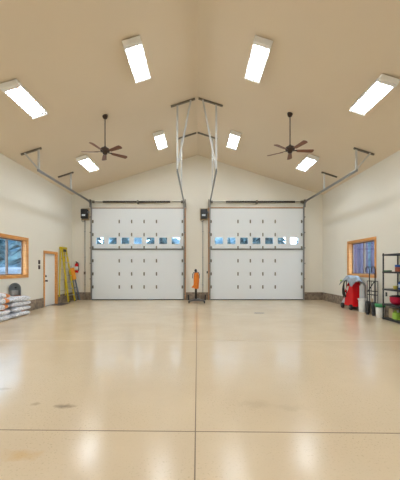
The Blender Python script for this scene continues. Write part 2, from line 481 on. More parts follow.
for v in b.verts[-5 * 16:]: v.co = Vector((-.018 + v.co.z, yk + v.co.x, 1.0 + v.co.y))
m.build('knob', M['bronze'], d1)
m = MB(); m.cyl((-.054, yk, 1.18), (-.028, yk, 1.18), .042); m.box((-.028, yk - .008, 1.16), (-.012, yk + .008, 1.20)); m.build('deadbolt', M['bronze'], d1)

tag(MB().box((-W + .04, 11.62, 0), (-5.45, 12.42, .012)).build('door_mat', M['mat'], bevel=.004),
    'dark doormat on the floor in front of the narrow white door', 'doormat')

# ------------------------------------------------------------------ overhead doors
def overhead_door(name, xr, label, mirror):
    x0, x1 = xr; xc = (x0 + x1) / 2
    d = thing(name, label, 'door', (xc, D - .04, 0), kind='structure')
    hw = (x1 - x0) / 2; SH = DH / 7
    def section(holes, z):
        m = MB()
        zz = [0, .006, .2, .206, .4, .406, SH - .006, SH]
        for u0, u1, v0, v1 in cells([-hw + .004, hw - .004], zz, holes):
            edge = any(abs((v0 + v1) / 2 - c) < .0035 for c in (.003, .203, .403, SH - .003))
            m.box((u0, -.02 + (.006 if edge else 0), v0), (u1, .025, v1))
        return m.build('section', M['doorwhite'], d, (0, 0, z))
    wz0, wz1 = 2.61 - 4 * SH, 2.94 - 4 * SH
    wx = [(-1.767 + .589 * k) for k in range(7)]
    for i in range(7):
        holes = [(x - .20, x + .20, wz0, wz1) for x in wx] if i == 4 else []
        section(holes, i * SH)
    for x in wx:
        m = MB(); a, b, c, e = x - .20, x + .20, 4 * SH + wz0, 4 * SH + wz1
        for q in ((a, a + .014, c, e), (b - .014, b, c, e), (a + .014, b - .014, c, c + .014), (a + .014, b - .014, e - .014, e)):
            m.box((q[0], -.028, q[2]), (q[1], .027, q[3]))
        f = m.build('window', M['doorwhite'], d)
        MB().box((a + .014, -.003, c + .014), (b - .014, .003, e - .014)).build('pane', M['glass'], f)
    hxs = [-.872, -.292, .292, .872]
    proto = None; eproto = None
    for i in range(1, 7):
        for x in hxs:
            if proto is None:
                m = MB(); m.box((-.03, -.03, -.08), (.03, -.0205, .08)); m.cyl((-.034, -.036, 0), (.034, -.036, 0), .012, n=10)
                m.box((-.02, -.034, .04), (.02, -.03, .06)); m.box((-.02, -.034, -.06), (.02, -.03, -.04))
                proto = m.build('hinge', M['hinge'], d, (x, 0, i * SH))
            else:
                c = proto.copy(); COL.objects.link(c); c.location = (x, 0, i * SH)
        for sx in (-1, 1):
            if eproto is None:
                m = MB(); m.box((-.045, -.03, -.07), (.02, -.0205, .07)); m.cyl((-.05, -.045, 0), (.03, -.045, 0), .014, n=10)
                eproto = m.build('roller_hinge', M['hinge'], d, (sx * (hw - .06), 0, i * SH))
            else:
                c = eproto.copy(); COL.objects.link(c); c.location = (sx * (hw - .06), 0, i * SH)
    MB().box((-hw + .01, -.055, 2.345), (hw - .01, -.021, 2.415)).build('strut', M['strut'], d, bevel=.006)
    MB().box((-hw, -.03, .001), (hw, .025, .04)).build('bottom_seal', M['seal'], d)
    m = MB(); m.box((-hw, -.02, DH - .002), (hw, .0, DH + .012)); m.build('top_strip', M['strut'], d)
    return d
overhead_door('door_2', DL, 'closed white sectional overhead door on the left, seven small panes', 0)
overhead_door('door_3', DR, 'closed white sectional overhead door on the right, seven small panes', 1)

def jamb(n, boxes):
    m = MB()
    for lo, hi in boxes: m.box(lo, hi)
    struct(m.build('trim_%d' % n, M['jamb'], bevel=.004))
for n, (a, b), hd in ((4, DL, .03), (5, DR, .05)):
    jamb(n, [((a - .085, D - .03, 0), (a, D - .0005, DH + hd)), ((b, D - .03, 0), (b + .085, D - .0005, DH + hd)),
             ((a, D - .03, DH + .012), (b, D - .0005, DH + hd + .012))])

# tracks: vertical track on the jamb, curve, horizontal track back into the room, two hangers
TZ = 4.56
def channel(m, pts, w=.05, h=.07, t=.012, side=1):
    """C channel swept along pts (in a plane x = const): web on the outside, two lips"""
    P = [Vector(p) for p in pts]
    offs = [(side * w / 2, -h / 2), (side * w / 2, h / 2), (-side * w / 2, h / 2), (-side * w / 2, h / 2 - t), (side * (w / 2 - t), h / 2 - t),
            (side * (w / 2 - t), -h / 2 + t), (-side * w / 2, -h / 2 + t), (-side * w / 2, -h / 2)]
    rings = []
    for i, p in enumerate(P):
        d = (P[min(i + 1, len(P) - 1)] - P[max(i - 1, 0)]).normalized()
        s = Vector((1, 0, 0)); u = s.cross(d).normalized()
        rings.append([m.b.verts.new(p + s * a + u * b) for a, b in offs])
    for A, B in zip(rings, rings[1:]):
        for k in range(8): m.b.faces.new((A[k], A[(k + 1) % 8], B[(k + 1) % 8], B[k]))
    m.b.faces.new(rings[0]); m.b.faces.new(rings[-1][::-1])

def track(x, side, inner, label):
    """side: direction away from the door opening (-1 / +1). inner: hangers rise to the ridge"""
    t = thing('door_track', label, 'door track', (x, D - .1, 0))
    y = -.02
    m = MB(); channel(m, [(0, y, .01), (0, y, TZ - .35)], side=side); m.build('vertical_track', M['galv'], t)
    m = MB()
    arc = [(0, y - .35 + .35 * math.cos(a), TZ - .35 + .35 * math.sin(a)) for a in [PI / 2 * i / 8 for i in range(9)]]
    channel(m, arc, side=side); m.build('curved_track', M['galv'], t)
    yend = 9.0 - (D - .1)
    m = MB(); channel(m, [(0, y - .35, TZ), (0, yend, TZ - .02)], side=side); m.build('horizontal_track', M['galv'], t)
    m = MB(); m.box((side * .03, -.06, TZ - .22), (side * .075, .095, TZ + .14)); m.box((-.05, .02, TZ - .03), (side * .06, .095, TZ + .07))
    m.build('head_plate', M['galv_dull'], t)
    for k in range(6):
        z = .25 + k * .72
        MB().box((side * .027, -.06, z), (side * .06, .071, z + .05)).build('track_bracket', M['galv_dull'], t)
    # hangers
    for yy, full in ((9.05, True), (11.35, False)):
        ly = yy - (D - .1)
        zc = lambda X: ceil_z(x + X) - .03
        if inner:
            a, b = (side * -.22, -x - side * .02 * -1) if False else (-side * .20, -x - side * -.03)
            a, b = -side * .2, side * (.55 if full else .575)
        else:
            a, b = -side * .08, side * (.55 if full else .62)
            if not full: a, b = -side * .1, side * .5
        m = MB(); m.bar((a, ly, zc(a)), (b, ly, zc(b)), .045, .05); m.build('ceiling_angle', M['galv_dull'], t)
        m = MB(); m.bar((0, ly, TZ + .02), (0, ly, zc(0) - .01), .06, .03, (0, 1, 0)); m.build('hanger', M['galv_light'], t)
        if full:
            e = side * .42
            m = MB(); m.bar((0, ly - .03, TZ + .03), (e, ly - .03, zc(e) - .01), .05, .025, (0, 1, 0)); m.build('brace', M['galv_light'], t)
    return t
track(DL[0] - .005, -1, False, 'galvanised door track beside the left wall, hung from the ceiling')
track(DL[1] + .008, 1, True, 'galvanised door track hung left of the ceiling ridge, at the left door')
track(DR[0] - .003, -1, True, 'galvanised door track hung right of the ceiling ridge, at the right door')
track(DR[1] + .005, 1, False, 'galvanised door track beside the right wall, hung from the ceiling')

# torsion springs over the doors
def torsion(xr, s0, s1, label):
    xc = (xr[0] + xr[1]) / 2; hw = (xr[1] - xr[0]) / 2; z = 4.59
    t = thing('torsion_spring', label, 'door spring', (xc, D, z))
    MB().cyl((-hw + .03, -.11, 0), (hw - .03, -.11, 0), .016, n=10).build('shaft', M['galv_dull'], t)
    a, b = s0 - xc, s1 - xc
    for lo, hi in ((a, -.05), (.05, b)):
        n = int((hi - lo) / .022); pts = []
        m = MB()
        prof = []
        for i in range(n):
            prof += [(.036, lo + (hi - lo) * i / n), (.046, lo + (hi - lo) * (i + .5) / n)]
        prof.append((.036, hi))
        m.lathe(prof, n=12)
        m.b.verts.ensure_lookup_table()
        for v in m.b.verts: v.co = Vector((v.co.z, -.11 + v.co.x, v.co.y))
        m.build('coil', M['spring'], t)
    MB().box((-.04, -.15, -.09), (.04, -.001, .07)).build('centre_bracket', M['galv_dull'], t)
    for sx in (-1, 1):
        m = MB(); m.cyl((sx * (hw - .13), -.11, 0), (sx * (hw - .06), -.11, 0), .06, n=18); m.cyl((sx * (hw - .06), -.11, 0), (sx * (hw - .05), -.11, 0), .07, n=18)
        m.build('cable_drum', M['galv_dull'], t)
torsion(DL, -4.42, -1.27, 'dark torsion spring on its shaft above the left overhead door')
torsion(DR, 1.33, 4.55, 'dark torsion spring on its shaft above the right overhead door')

# wall-mounted door openers and their conduits
def opener(x, label, wood_w):
    t = thing('door_opener', label, 'door opener', (x, D, 3.74))
    MB().box((-.19, -.03, .0), (.19, -.001, .56)).build('backing_board', M['tan'], t)
    MB().box((-.15, -.22, .06), (.15, -.03, .5)).build('housing', M['black'], t, bevel=.03, seg=3)
    MB().box((-.09, -.232, .17), (.07, -.219, .25)).build('cover_label', M['paper'], t)
    m = MB(); m.cyl((.15, -.12, .36), (.22, -.12, .36), .05, n=14); m.build('drive_collar', M['galv'], t)
    m = MB(); m.tube([(-.12, -.1, .06), (-.14, -.1, -.02), (-.12, -.09, -.08), (-.04, -.06, -.06), (0, -.05, .0)], .008, 8); m.build('cable', M['black'], t)
    return t
opener(-5.27, 'black wall-mounted door opener at the upper left of the left overhead door', 0)
opener(.30, 'black wall-mounted door opener between the two overhead doors', 0)
def conduit(x, label, boxz):
    t = thing('conduit', label, 'conduit', (x, D, 0))
    MB().cyl((0, -.02, .02), (0, -.02, 3.75), .016, n=10).build('pipe', M['galv'], t)
    for z in (.7, 2.0, 3.2):
        MB().box((-.035, -.04, z), (.035, -.001, z + .02)).build('pipe_strap', M['galv'], t)
    if boxz: MB().box((-.045, -.055, boxz), (.045, -.04, boxz + .13)).build('junction_box', M['galv_dull'], t, bevel=.004)
conduit(-5.29, 'thin metal conduit running down the wall left of the left overhead door', 1.2)
conduit(.25, 'thin metal conduit running down the wall between the two overhead doors', 0)
t = thing('door_button', 'small dark push button on the wall beside the right door jamb', 'switch', (.46, D, 1.3))
MB().box((-.03, -.02, -.05), (.03, -.001, .05)).build('plate', M['black'], t, bevel=.004)
MB().cyl((0, -.03, 0), (0, -.0205, 0), .014, n=12).build('button', M['galv'], t)

# switches on the left wall
for z, lab in ((1.72, 'dark switch plate on the left wall by the narrow door, upper of two'), (1.53, 'dark switch plate on the left wall by the narrow door, lower of two')):
    t = thing('switch_plate', lab, 'switch', (-W, 10.8, z))
    MB().box((.001, -.06, -.075), (.012, .06, .075)).build('plate', M['bronze'], t, bevel=.003)
    MB().box((.0125, -.012, -.025), (.022, .012, .025)).build('toggle', M['black'], t)
t = thing('wall_outlet', 'small black outlet on the right wall behind the black shelf', 'outlet', (W, 9.05, .68))
MB().box((-.012, -.04, -.065), (-.001, .04, .065)).build('plate', M['black'], t, bevel=.003)
m = MB(); m.box((-.016, -.018, .01), (-.0125, .018, .04)); m.box((-.016, -.018, -.04), (-.0125, .018, -.01)); m.build('socket', M['blackmetal'], t)
t = thing('floor_drain', 'small dark slot drain set in the floor before the right door', 'drain', (2.05, 9.65, 0))
MB().box((-.16, -.05, .0005), (.16, .05, .004)).build('frame', M['strut'], t)
m = MB()
for k in range(9): m.box((-.15 + k * .034, -.04, .0042), (-.135 + k * .034, .04, .007))
m.build('grate', M['spring'], t)

# ------------------------------------------------------------------ ceiling lights
LH = .115
def make_light(label, loc, rot):
    t = thing('ceiling_light', label, 'ceiling light', loc, rot, 'fluorescent fixtures on the ceiling')
    w, l = .20, .635
    m = MB()
    m.box((-w, -l, -.035), (w, l, -.005))
    m.box((-w, -l + .1, -.077), (-w + .012, l - .03, -.0351)); m.box((w - .012, -l + .1, -.077), (w, l - .03, -.035))
    m.build('housing', M['white_enamel'], t, bevel=.003)
    m = MB(); m.prism([(-l - .0, -.036), (-l + .02, -LH - .002), (-l + .115, -LH - .002), (-l + .115, -.036)], 'x', -w, w)
    m.build('end_cap', M['white_enamel'], t, bevel=.003)
    m = MB(); m.prism([(l, -.036), (l - .01, -LH - .002), (l - .045, -LH - .002), (l - .045, -.036)], 'x', -w, w)
    m.build('end_cap', M['white_enamel'], t, bevel=.003)
    for k in range(4):
        x = -.135 + k * .09
        MB().cyl((x, -l + .125, -.056), (x, l - .076, -.056), .0125, n=10).build('tube', M['tube'], t)
    for k in range(4):
        x = -.135 + k * .09
        MB().box((x - .026, l - .075, -.105), (x + .026, l - .056, -.036)).build('socket', M['socket'], t)
    m = MB()
    for k in range(3):
        x = -.09 + k * .09
        m.prism([(x - .028, -.036), (x - .003, -.067), (x + .003, -.067), (x + .028, -.036)], 'y', -l + .12, l - .05)
    m.build('reflector', M['white_enamel'], t)
    for yy in (-.5, .5):
        MB().box((-.12, yy - .02, -.005), (.12, yy + .02, .02)).build('mounting_bracket', M['galv_dull'], t)
    return t
ang = math.atan(SL)
spots = [(-1.41, 6.75, 'lit fluorescent fixture on the left slope, near the ridge, closer of its pair'),
         (1.41, 6.75, 'lit fluorescent fixture on the right slope, near the ridge, closer of its pair'),
         (-4.08, 6.85, 'lit fluorescent fixture low on the left slope, at the left edge of the photo'),
         (4.05, 6.7, 'lit fluorescent fixture low on the right slope, at the right edge of the photo'),
         (-1.41, 10.95, 'small lit fluorescent fixture left of the ridge, far end beside the hanging track'),
         (1.38, 10.95, 'small lit fluorescent fixture right of the ridge, far end beside the hanging track'),
         (-4.15, 10.95, 'lit fluorescent fixture at the far end just under the left ceiling fan'),
         (4.13, 10.9, 'lit fluorescent fixture at the far end just under the right ceiling fan')]
for y, w in ((2.6, 'above the foreground'), (-1.6, 'behind the viewpoint')):
    for x, s in ((-1.41, 'left of the ridge'), (1.41, 'right of the ridge'), (-4.1, 'by the left wall'), (4.1, 'by the right wall')):
        spots.append((x, y, 'fluorescent ceiling fixture %s, %s' % (w, s)))
proto = None
for x, y, lab in spots:
    loc = (x, y, ceil_z(x) - .022); rot = (0, ang if x > 0 else -ang, 0)
    if proto is None: proto = make_light(lab, loc, rot)
    else: dup(proto, loc, rot, lab)

# ------------------------------------------------------------------ ceiling fans
def make_fan(label, loc, th):
    zt = ceil_z(loc[0]); drop = zt - 4.93
    t = thing('ceiling_fan', label, 'ceiling fan', (loc[0], loc[1], 4.93), (0, 0, 0), 'ceiling fans')
    m = MB(); m.lathe([(.02, drop - .10), (.055, drop - .08), (.075, drop - .03), (.08, drop + .02)]); m.build('canopy', M['bronze'], t)
    MB().cyl((0, 0, .1), (0, 0, drop - .06), .014, n=12).build('downrod', M['bronze'], t)
    m = MB(); m.lathe([(.02, .14), (.035, .13), (.045, .09), (.11, .075), (.135, .05), (.135, 0), (.115, -.03), (.07, -.045), (.065, -.085), (.045, -.105), (.005, -.11)])
    m.build('motor_housing', M['bronze'], t)
    for k in range(5):
        a = th + k * 2 * PI / 5
        m = MB()
        # blade: tapered rounded plank with a slight pitch
        outline = []
        L0, L1 = .21, .69
        for i in range(9):
            u = i / 8; outline.append((L0 + (L1 - .05 - L0) * u, -.052 - .024 * u))
        for i in range(1, 8):
            q = -PI / 2 + PI * i / 8; outline.append((L1 - .05 + .05 * math.cos(q), .076 * math.sin(q)))
        for i in range(9):
            u = 1 - i / 8; outline.append((L0 + (L1 - .05 - L0) * u, .052 + .024 * u))
        m.prism(outline, 'z', -.004, .004)
        M3 = Matrix.Rotation(a, 3, 'Z') @ Matrix.Rotation(R(-13), 3, 'X')
        for v in m.b.verts: v.co = M3 @ v.co + Vector((0, 0, -.035))
        bl = m.build('blade', M['blade'], t)
        m = MB(); m.bar((.09, 0, .0), (.17, 0, .012), .04, .012); m.bar((.17, 0, .012), (.30, 0, .008), .07, .006)
        for v in m.b.verts: v.co = M3 @ v.co + Vector((0, 0, -.035))
        m.build('blade_iron', M['bronze'], bl)
    MB().cyl((0.02, -.03, -.24), (0.02, -.03, -.10), .003, n=6).build('pull_chain', M['bronze'], t)
    return t
make_fan('dark ceiling fan with five wooden blades hanging on the left', (-2.71, 8.5), R(110))
make_fan('dark ceiling fan with five wooden blades hanging on the right', (2.68, 8.4), R(73.5))

# ------------------------------------------------------------------ left wall: bags and scoop
def sack_mesh(seed):
    rnd = random.Random(seed)
    L_, Wd, H = rnd.uniform(.42, .47), rnd.uniform(.20, .225), .079
    ph = [rnd.uniform(0, 6.28) for _ in range(4)]
    def fn(u, v):
        a = 2 * PI * u; b = PI * (v - .5)
        ca, sa, cb, sb = math.cos(a), math.sin(a), math.cos(b), math.sin(b)
        sg = lambda q, e: math.copysign(abs(q) ** e, q)
        x = L_ * sg(ca, .35) * sg(cb, .55); y = Wd * sg(sa, .35) * sg(cb, .55); z = H * sg(sb, .7)
        pinch = 1 - .45 * max(0, (abs(x) / L_ - .7) / .3) ** 2
        z = z * pinch + .016 * math.sin(8 * x + ph[0]) * math.sin(10 * y + ph[1]) * (1 if sb > 0 else .25) - (.03 * (x / L_) ** 2 if sb > 0 else 0)
        y += .02 * math.sin(7 * x + ph[2]) + .01 * math.sin(19 * x + ph[1]); x += .02 * math.sin(9 * y + ph[3])
        return (x, y, z)
    return fn
sacks = []
names_near = ['resting on the floor', 'second from the floor', 'third from the floor', 'fourth from the floor', 'topmost']
def place_sack(x, y, z, rz, lab, sd):
    m = MB(); m.grid(sack_mesh(sd), 40, 20, True)
    bmesh.ops.remove_doubles(m.b, verts=m.b.verts[:], dist=1e-4)
    o = m.build('plastic_sack', M['bag'], loc=(x, y, z)); o.rotation_euler = (0, 0, R(rz))
    tag(o, lab, 'bag', 'white plastic sacks stacked by the left wall')
hgt = .158
for i in range(4):
    place_sack(-5.63 + random.uniform(-.02, .02), 9.06 + random.uniform(-.06, .06), .079 + hgt * i, 90 + random.uniform(-6, 6),
               'white orange-printed plastic sack in the stack nearer the door, ' + (['resting on the floor', 'second from the floor', 'second from its top', 'topmost'][i]), 20 + i)
for i in range(5):
    place_sack(-5.63 + random.uniform(-.02, .02), 8.1 + random.uniform(-.05, .03), .079 + hgt * i, 90 + random.uniform(-6, 6),
               'white orange-printed plastic sack in the stack cut by the photo edge, ' + names_near[i], 40 + i)
t = thing('plastic_scoop', 'grey round-topped plastic scoop standing on the white sacks against the wall', 'scoop', (-5.71, 9.07, .622))
t.rotation_euler = (0, R(-3), R(-55))
t.scale = (1, 1, .40)
def scoop(off, sc):
    def fn(u, v):
        z = .02 + 1.0 * v; hw = .15 * sc * (1 if v < .55 else math.sqrt(max(0, 1 - ((v - .55) / .45) ** 2)) * 1.0 + 1e-3)
        y = -hw + 2 * hw * u
        d = .07 * (1 - (2 * u - 1) ** 2) * min(1, (1 - v) / .15)
        return (.0 - d + off, y, z)
    return fn
m = MB(); m.grid(scoop(.0, 1), 16, 24); m.build('blade', M['greyplast'], t, solid=.012)
m = MB()
pts = [(.004, -.15, .02 + .55 * i / 8) for i in range(9)] + [(.004, -.15 * math.cos(a), .57 + .45 * math.sin(a)) for a in [PI * i / 14 for i in range(1, 14)]] + [(.004, .15, .57 - .55 * i / 8) for i in range(9)]
m.tube(pts, .017, 8); m.build('rim', M['greyplast'], t)
m = MB(); m.grid(lambda u, v: (.0 - .045 * (1 - (2 * u - 1) ** 2) + .004, (-.09 + .18 * u), .03 + .42 * v), 10, 4); m.build('liner', M['greylight'], t, solid=.01)
m = MB(); m.lathe([(.028, 0), (.028, .03), (.015, .035)], n=14)
for v in m.b.verts: v.co = Vector((-.03 + v.co.z, .02 + v.co.x, .66 + v.co.y * 2))
m.build('grip', M['black'], t)

# ------------------------------------------------------------------ left corner: ladders, extinguisher
t = thing('stepladder', 'tall yellow folded stepladder leaning in the left corner', 'ladder', (-5.72, 12.85, 0))
o0 = t.location.copy()
def LP(x, y, z): return Vector((x, y, z)) - o0
A0, A1 = LP(-5.67, 12.76, 0.01), LP(-5.79, 12.40, 2.32)
B0, B1 = LP(-5.60, 13.26, 0.01), LP(-5.78, 12.74, 2.32)
m = MB(); m.bar(A0, A1, .12, .035, (1, 0, 0)); m.build('front_rail', M['yellow'], t, bevel=.006)
m = MB(); m.bar(B0, B1, .12, .035, (1, 0, 0)); m.build('front_rail', M['yellow'], t, bevel=.006)
for k in range(1, 8):
    u = k / 8
    MB().bar(A0.lerp(A1, u), B0.lerp(B1, u), .085, .028, (0, 0, 1)).build('step', M['alu'], t)
c0, c1 = LP(-5.85, 12.28, .28), LP(-5.84, 12.36, 2.3)
e0, e1 = LP(-5.85, 12.84, .28), LP(-5.84, 12.74, 2.3)
for a, b in ((c0, c1), (e0, e1)):
    MB().bar(a, b, .06, .03, (1, 0, 0)).build('rear_rail', M['yellow'], t, bevel=.005)
for u in (.12, .35, .58, .8):
    MB().bar(c0.lerp(c1, u), e0.lerp(e1, u), .02, .025).build('rear_brace', M['alu'], t)
m = MB(); q0, q1 = LP(-5.815, 12.33, 2.36), LP(-5.81, 12.80, 2.36)
m.bar(q0, q1, .13, .09); m.build('top_cap', M['yellow'], t, bevel=.01)
m = MB(); m.box(tuple(LP(-5.748, 12.42, 2.20)), tuple(LP(-5.738, 12.70, 2.30))); m.build('label_plate', M['black'], t)
for p in (A0, B0):
    MB().box((p.x - .035, p.y - .05, 0), (p.x + .035, p.y + .05, .04)).build('foot', M['rubber'], t)

t = thing('stepladder', 'short blue-grey stepladder with an orange top leaning behind the yellow one', 'ladder', (-5.62, 13.42, 0))
o0 = t.location.copy()
P0, P1 = LP(-5.58, 13.38, .01), LP(-5.80, 13.20, 1.50)
Q0, Q1 = LP(-5.50, 13.54, .01), LP(-5.76, 13.38, 1.50)
for a, b in ((P0, P1), (Q0, Q1)):
    MB().bar(a, b, .085, .035, (1, 0, 0)).build('rail', M['bluegrey'], t, bevel=.005)
for k in range(1, 5):
    MB().bar(P0.lerp(P1, k / 5), Q0.lerp(Q1, k / 5), .07, .025).build('step', M['bluegrey'], t)
m = MB()
s = Vector((.032, 0, .004))
m.bar((P0.lerp(P1, .64) + Q0.lerp(Q1, .64)) / 2 + s, (P1 + Q1) / 2 + s, .34, .05, (1, 0, 0)); m.build('top_panel', M['orange'], t, bevel=.012)
m = MB(); m.bar(P1 + Vector((0, -.02, .02)), P1 + Vector((0.0, .12, .08)), .07, .06); m.build('top_grip', M['palegrey'], t, bevel=.015)

t = thing('fire_extinguisher', 'red fire extinguisher hung on the wall in the left corner', 'fire extinguisher', (-5.65, D, 1.28))
m = MB(); m.lathe([(.06, 0), (.075, .015), (.078, .05), (.078, .36), (.065, .41), (.03, .44), (.022, .46)], (0, -.10, 0), 20); m.build('cylinder', M['red'], t)
m = MB(); m.lathe([(.0785, .12), (.0795, .12), (.0795, .29), (.0785, .29)], (0, -.10, 0), 24); m.build('label_band', M['whiteplast'], t)
m = MB(); m.cyl((0, -.10, .46), (0, -.10, .50), .022, n=12); m.bar((0, -.06, .50), (.0, -.2, .53), .025, .012); m.bar((0, -.06, .485), (0, -.19, .47), .025, .01); m.build('valve', M['black'], t)
m = MB(); m.tube([(0.02, -.1, .48), (.07, -.1, .47), (.095, -.1, .40), (.095, -.1, .15), (.09, -.1, .08)], .012, 8); m.build('hose', M['rubber'], t)
MB().box((-.02, -.025, .1), (.02, -.001, .48)).build('wall_bracket', M['blackmetal'], t)

# ------------------------------------------------------------------ centre: wheeled jack with an orange cloth
t = thing('wheeled_jack', 'grey wheeled jack stand with an upright post between the overhead doors', 'jack', (-.03, 12.6, 0))
m = MB()
for sx in (-1, 1):
    m.bar((sx * .06, .12, .13), (sx * .33, -.27, .09), .07, .06); m.bar((sx * .06, -.06, .13), (sx * .31, .28, .09), .06, .05)
m.box((-.12, -.12, .09), (.12, .16, .17)); m.bar((-.30, -.2, .11), (.30, -.2, .11), .06, .06)
m.build('base_frame', M['jackgrey'], t, bevel=.006)
for x, y in ((-.33, -.27), (.33, -.27), (-.31, .28), (.31, .28)):
    c = MB().cyl((x - .02, y, .048), (x + .02, y, .048), .047, n=16).build('caster', M['rubber'], t)
    m = MB(); m.box((x - .028, y - .02, .04), (x - .022, y + .02, .11)); m.box((x + .022, y - .02, .04), (x + .028, y + .02, .11)); m.box((x - .028, y - .02, .095), (x + .028, y + .02, .112)); m.build('caster_fork', M['jackgrey'], c)
for sx in (-1, 1):
    MB().bar((sx * .36, .05, .10), (sx * .37, .05, .34), .06, .05, (0, 1, 0)).build('outrigger', M['blackmetal'], t)
m = MB(); m.cyl((-.04, .0, .15), (-.04, 0, .75), .05, n=16); m.cyl((-.04, 0, .75), (-.04, 0, 1.38), .034, n=16); m.build('post', M['spring'], t)
m = MB(); m.lathe([(.03, 0), (.055, .015), (.055, .06), (.04, .1), (.01, .115)], (-.05, 0, 1.34), 14); m.build('post_head', M['black'], t)
m = MB(); m.tube([(-.04, -.03, 1.30), (-.14, -.05, 1.30), (-.19, -.05, 1.22), (-.19, -.05, 1.05)], .013, 8); m.tube([(-.04, -.03, 1.33), (.06, -.05, 1.32), (.11, -.05, 1.24), (.105, -.05, 1.05)], .013, 8)
m.build('handle', M['blackmetal'], t)
# orange cloth
def cloth(u, v):
    a = 2 * PI * u; z = 1.30 - .70 * v
    r = .07 + .035 * math.sin(min(1, v * 3) * PI / 2) - .02 * v
    f = 1 + .16 * math.sin(5 * a + 2 * v) * (.3 + v)
    x = r * f * math.cos(a) * 1.15 - .05 * max(0, v - .5) ; y = r * f * math.sin(a)
    if v > .75: x += -.09 * (v - .75) / .25 * max(0, -math.cos(a)); z += .06 * (v - .75) / .25 * max(0, -math.cos(a))
    return (x, y, z - 1.2)
m = MB(); m.grid(cloth, 32, 18, True)
o = m.build('orange_jacket', M['orangecloth'], loc=(-.05, 12.6, 1.2), solid=.006)
tag(o, 'orange cloth garment draped over the post of the wheeled jack', 'jacket')

# ------------------------------------------------------------------ right wall: red washer and its neighbours
t = thing('pressure_washer', 'red wheeled pressure washer with a black hose below the right window', 'pressure washer', (5.62, 10.6, 0))
o0 = t.location.copy()
prof = [(-.36, .13), (.42, .13), (.45, .22), (.36, .34), (.16, .50), (-.02, .72), (-.12, .92), (-.2, 1.0), (-.33, 1.0), (-.36, .96)]
m = MB(); m.prism(prof, 'x', -.13, .13); m.build('body', M['red'], t, bevel=.02, seg=3)
m = MB(); m.prism([(.22, .19), (.43, .19), (.34, .31), (.2, .42)], 'x', -.137, -.128); m.build('vent_panel', M['palegrey'], t)
for y in (-.27, .32):
    for x in (-.16, .16):
        wv = MB(); sx = 1 if x > 0 else -1
        wv.cyl((x - .03, y, .101), (x + .03, y, .101), .1, n=22); wl = wv.build('wheel', M['rubber'], t, bevel=.012)
        MB().cyl((x + sx * .0305, y, .101), (x + sx * .036, y, .101), .04, n=14).build('hub_cap', M['blackmetal'], wl)
m = MB(); m.tube([(-.11, -.3, .9), (-.11, -.3, 1.12), (-.08, -.3, 1.17), (.08, -.3, 1.17), (.11, -.3, 1.12), (.11, -.3, .9)], .015, 8); m.build('handle', M['blackmetal'], t)
m = MB(); m.tube([(-.02, .30, .30), (-.02, .30, 1.05), (-.02, .26, 1.1)], .018, 8); m.build('lance_post', M['blackmetal'], t)
for k in range(5):
    m = MB(); r1, r2 = .15 - .008 * (k % 3), .34 - .02 * (k % 2)
    pts = [(-.08 + r1 * math.cos(a) * .92, .20 - .02 * k + .035 * math.sin(2 * a + k), .72 + .01 * k + r2 * math.sin(a)) for a in [2 * PI * i / 36 for i in range(36)]]
    m.tube(pts, .015, 8, True); m.build('hose_coil', M['rubber'], t)
m = MB(); m.bar((-.12, .12, .72), (-.04, .06, .98), .06, .045, (0, 1, 0)); m.bar((-.12, .12, .72), (-.16, .12, .60), .05, .04, (0, 1, 0)); m.build('spray_gun', M['red'], t, bevel=.01)
m = MB(); m.bar((-.135, .07, .70), (-.10, .04, .84), .035, .03, (0, 1, 0)); m.build('gun_grip', M['whiteplast'], t, bevel=.008)
MB().box((-.25, .25, .99), (-.12, .33, 1.06)).build('green_bracket', M['lime'], t, bevel=.015)

def drape(u, v):
    x = (u - .5) * .52; y = (v - .5) * .86
    rr = math.sqrt((x / .30) ** 2 + (y / .5) ** 2)
    z = 1.215 - .11 * rr ** 2 - .34 * max(0, rr - .62) + .022 * math.sin(17 * x + 3) * math.sin(13 * y) + .012 * math.sin(31 * y + 11 * x)
    return (x, y, z - 1.0)
m = MB(); m.grid(drape, 26, 34)
tag(m.build('grey_tarp', M['greycloth'], loc=(5.60, 10.50, 1.0), solid=.012), 'crumpled grey cloth draped over the top of the red washer', 'cloth')

def bucket(name, label, loc, r0, r1, h, mbody, mrim, rimh):
    t = thing(name, label, 'bucket', loc)
    m = MB(); m.lathe([(r0 * .96, 0), (r0, .01), (r1, h), (r1 - .008, h), (r0 - .01, .02), (.001, .015)], n=24); m.build('body', mbody, t)
    m = MB(); m.lathe([(r1 - .002, h - rimh), (r1 + .012, h - rimh), (r1 + .014, h + .008), (r1 - .01, h + .008)], n=24); m.build('rim', mrim, t)
    m = MB(); m.tube([(math.cos(a) * (r1 + .012), math.sin(a) * .06 - .0, h - .05 - math.sin(a) * (r1 * .9)) for a in [PI * i / 14 for i in range(15)]], .004, 6)
    for v in m.b.verts: v.co.y -= r1 * .55 * max(0, (h - .05 - v.co.z) / (r1)) + .0
    m.build('bail', M['galv'], t)
    return t
bucket('bucket', 'white plastic bucket on the floor just right of the red washer', (5.62, 9.88, 0), .11, .13, .45, M['whiteplast'], M['whiteplast'], .03)
t = thing('canister', 'pale grey cylindrical canister standing behind the white bucket', 'canister', (5.77, 10.33, 0))
t.location = (5.74, 10.12, 0)
m = MB(); m.lathe([(.075, 0), (.08, .01), (.08, .86), (.07, .89), (.03, .91)], n=20); m.build('body', M['palegrey'], t)
m = MB(); m.lathe([(.03, .905), (.035, .91), (.035, .945), (.01, .95)], n=14); m.build('cap', M['whiteplast'], t)

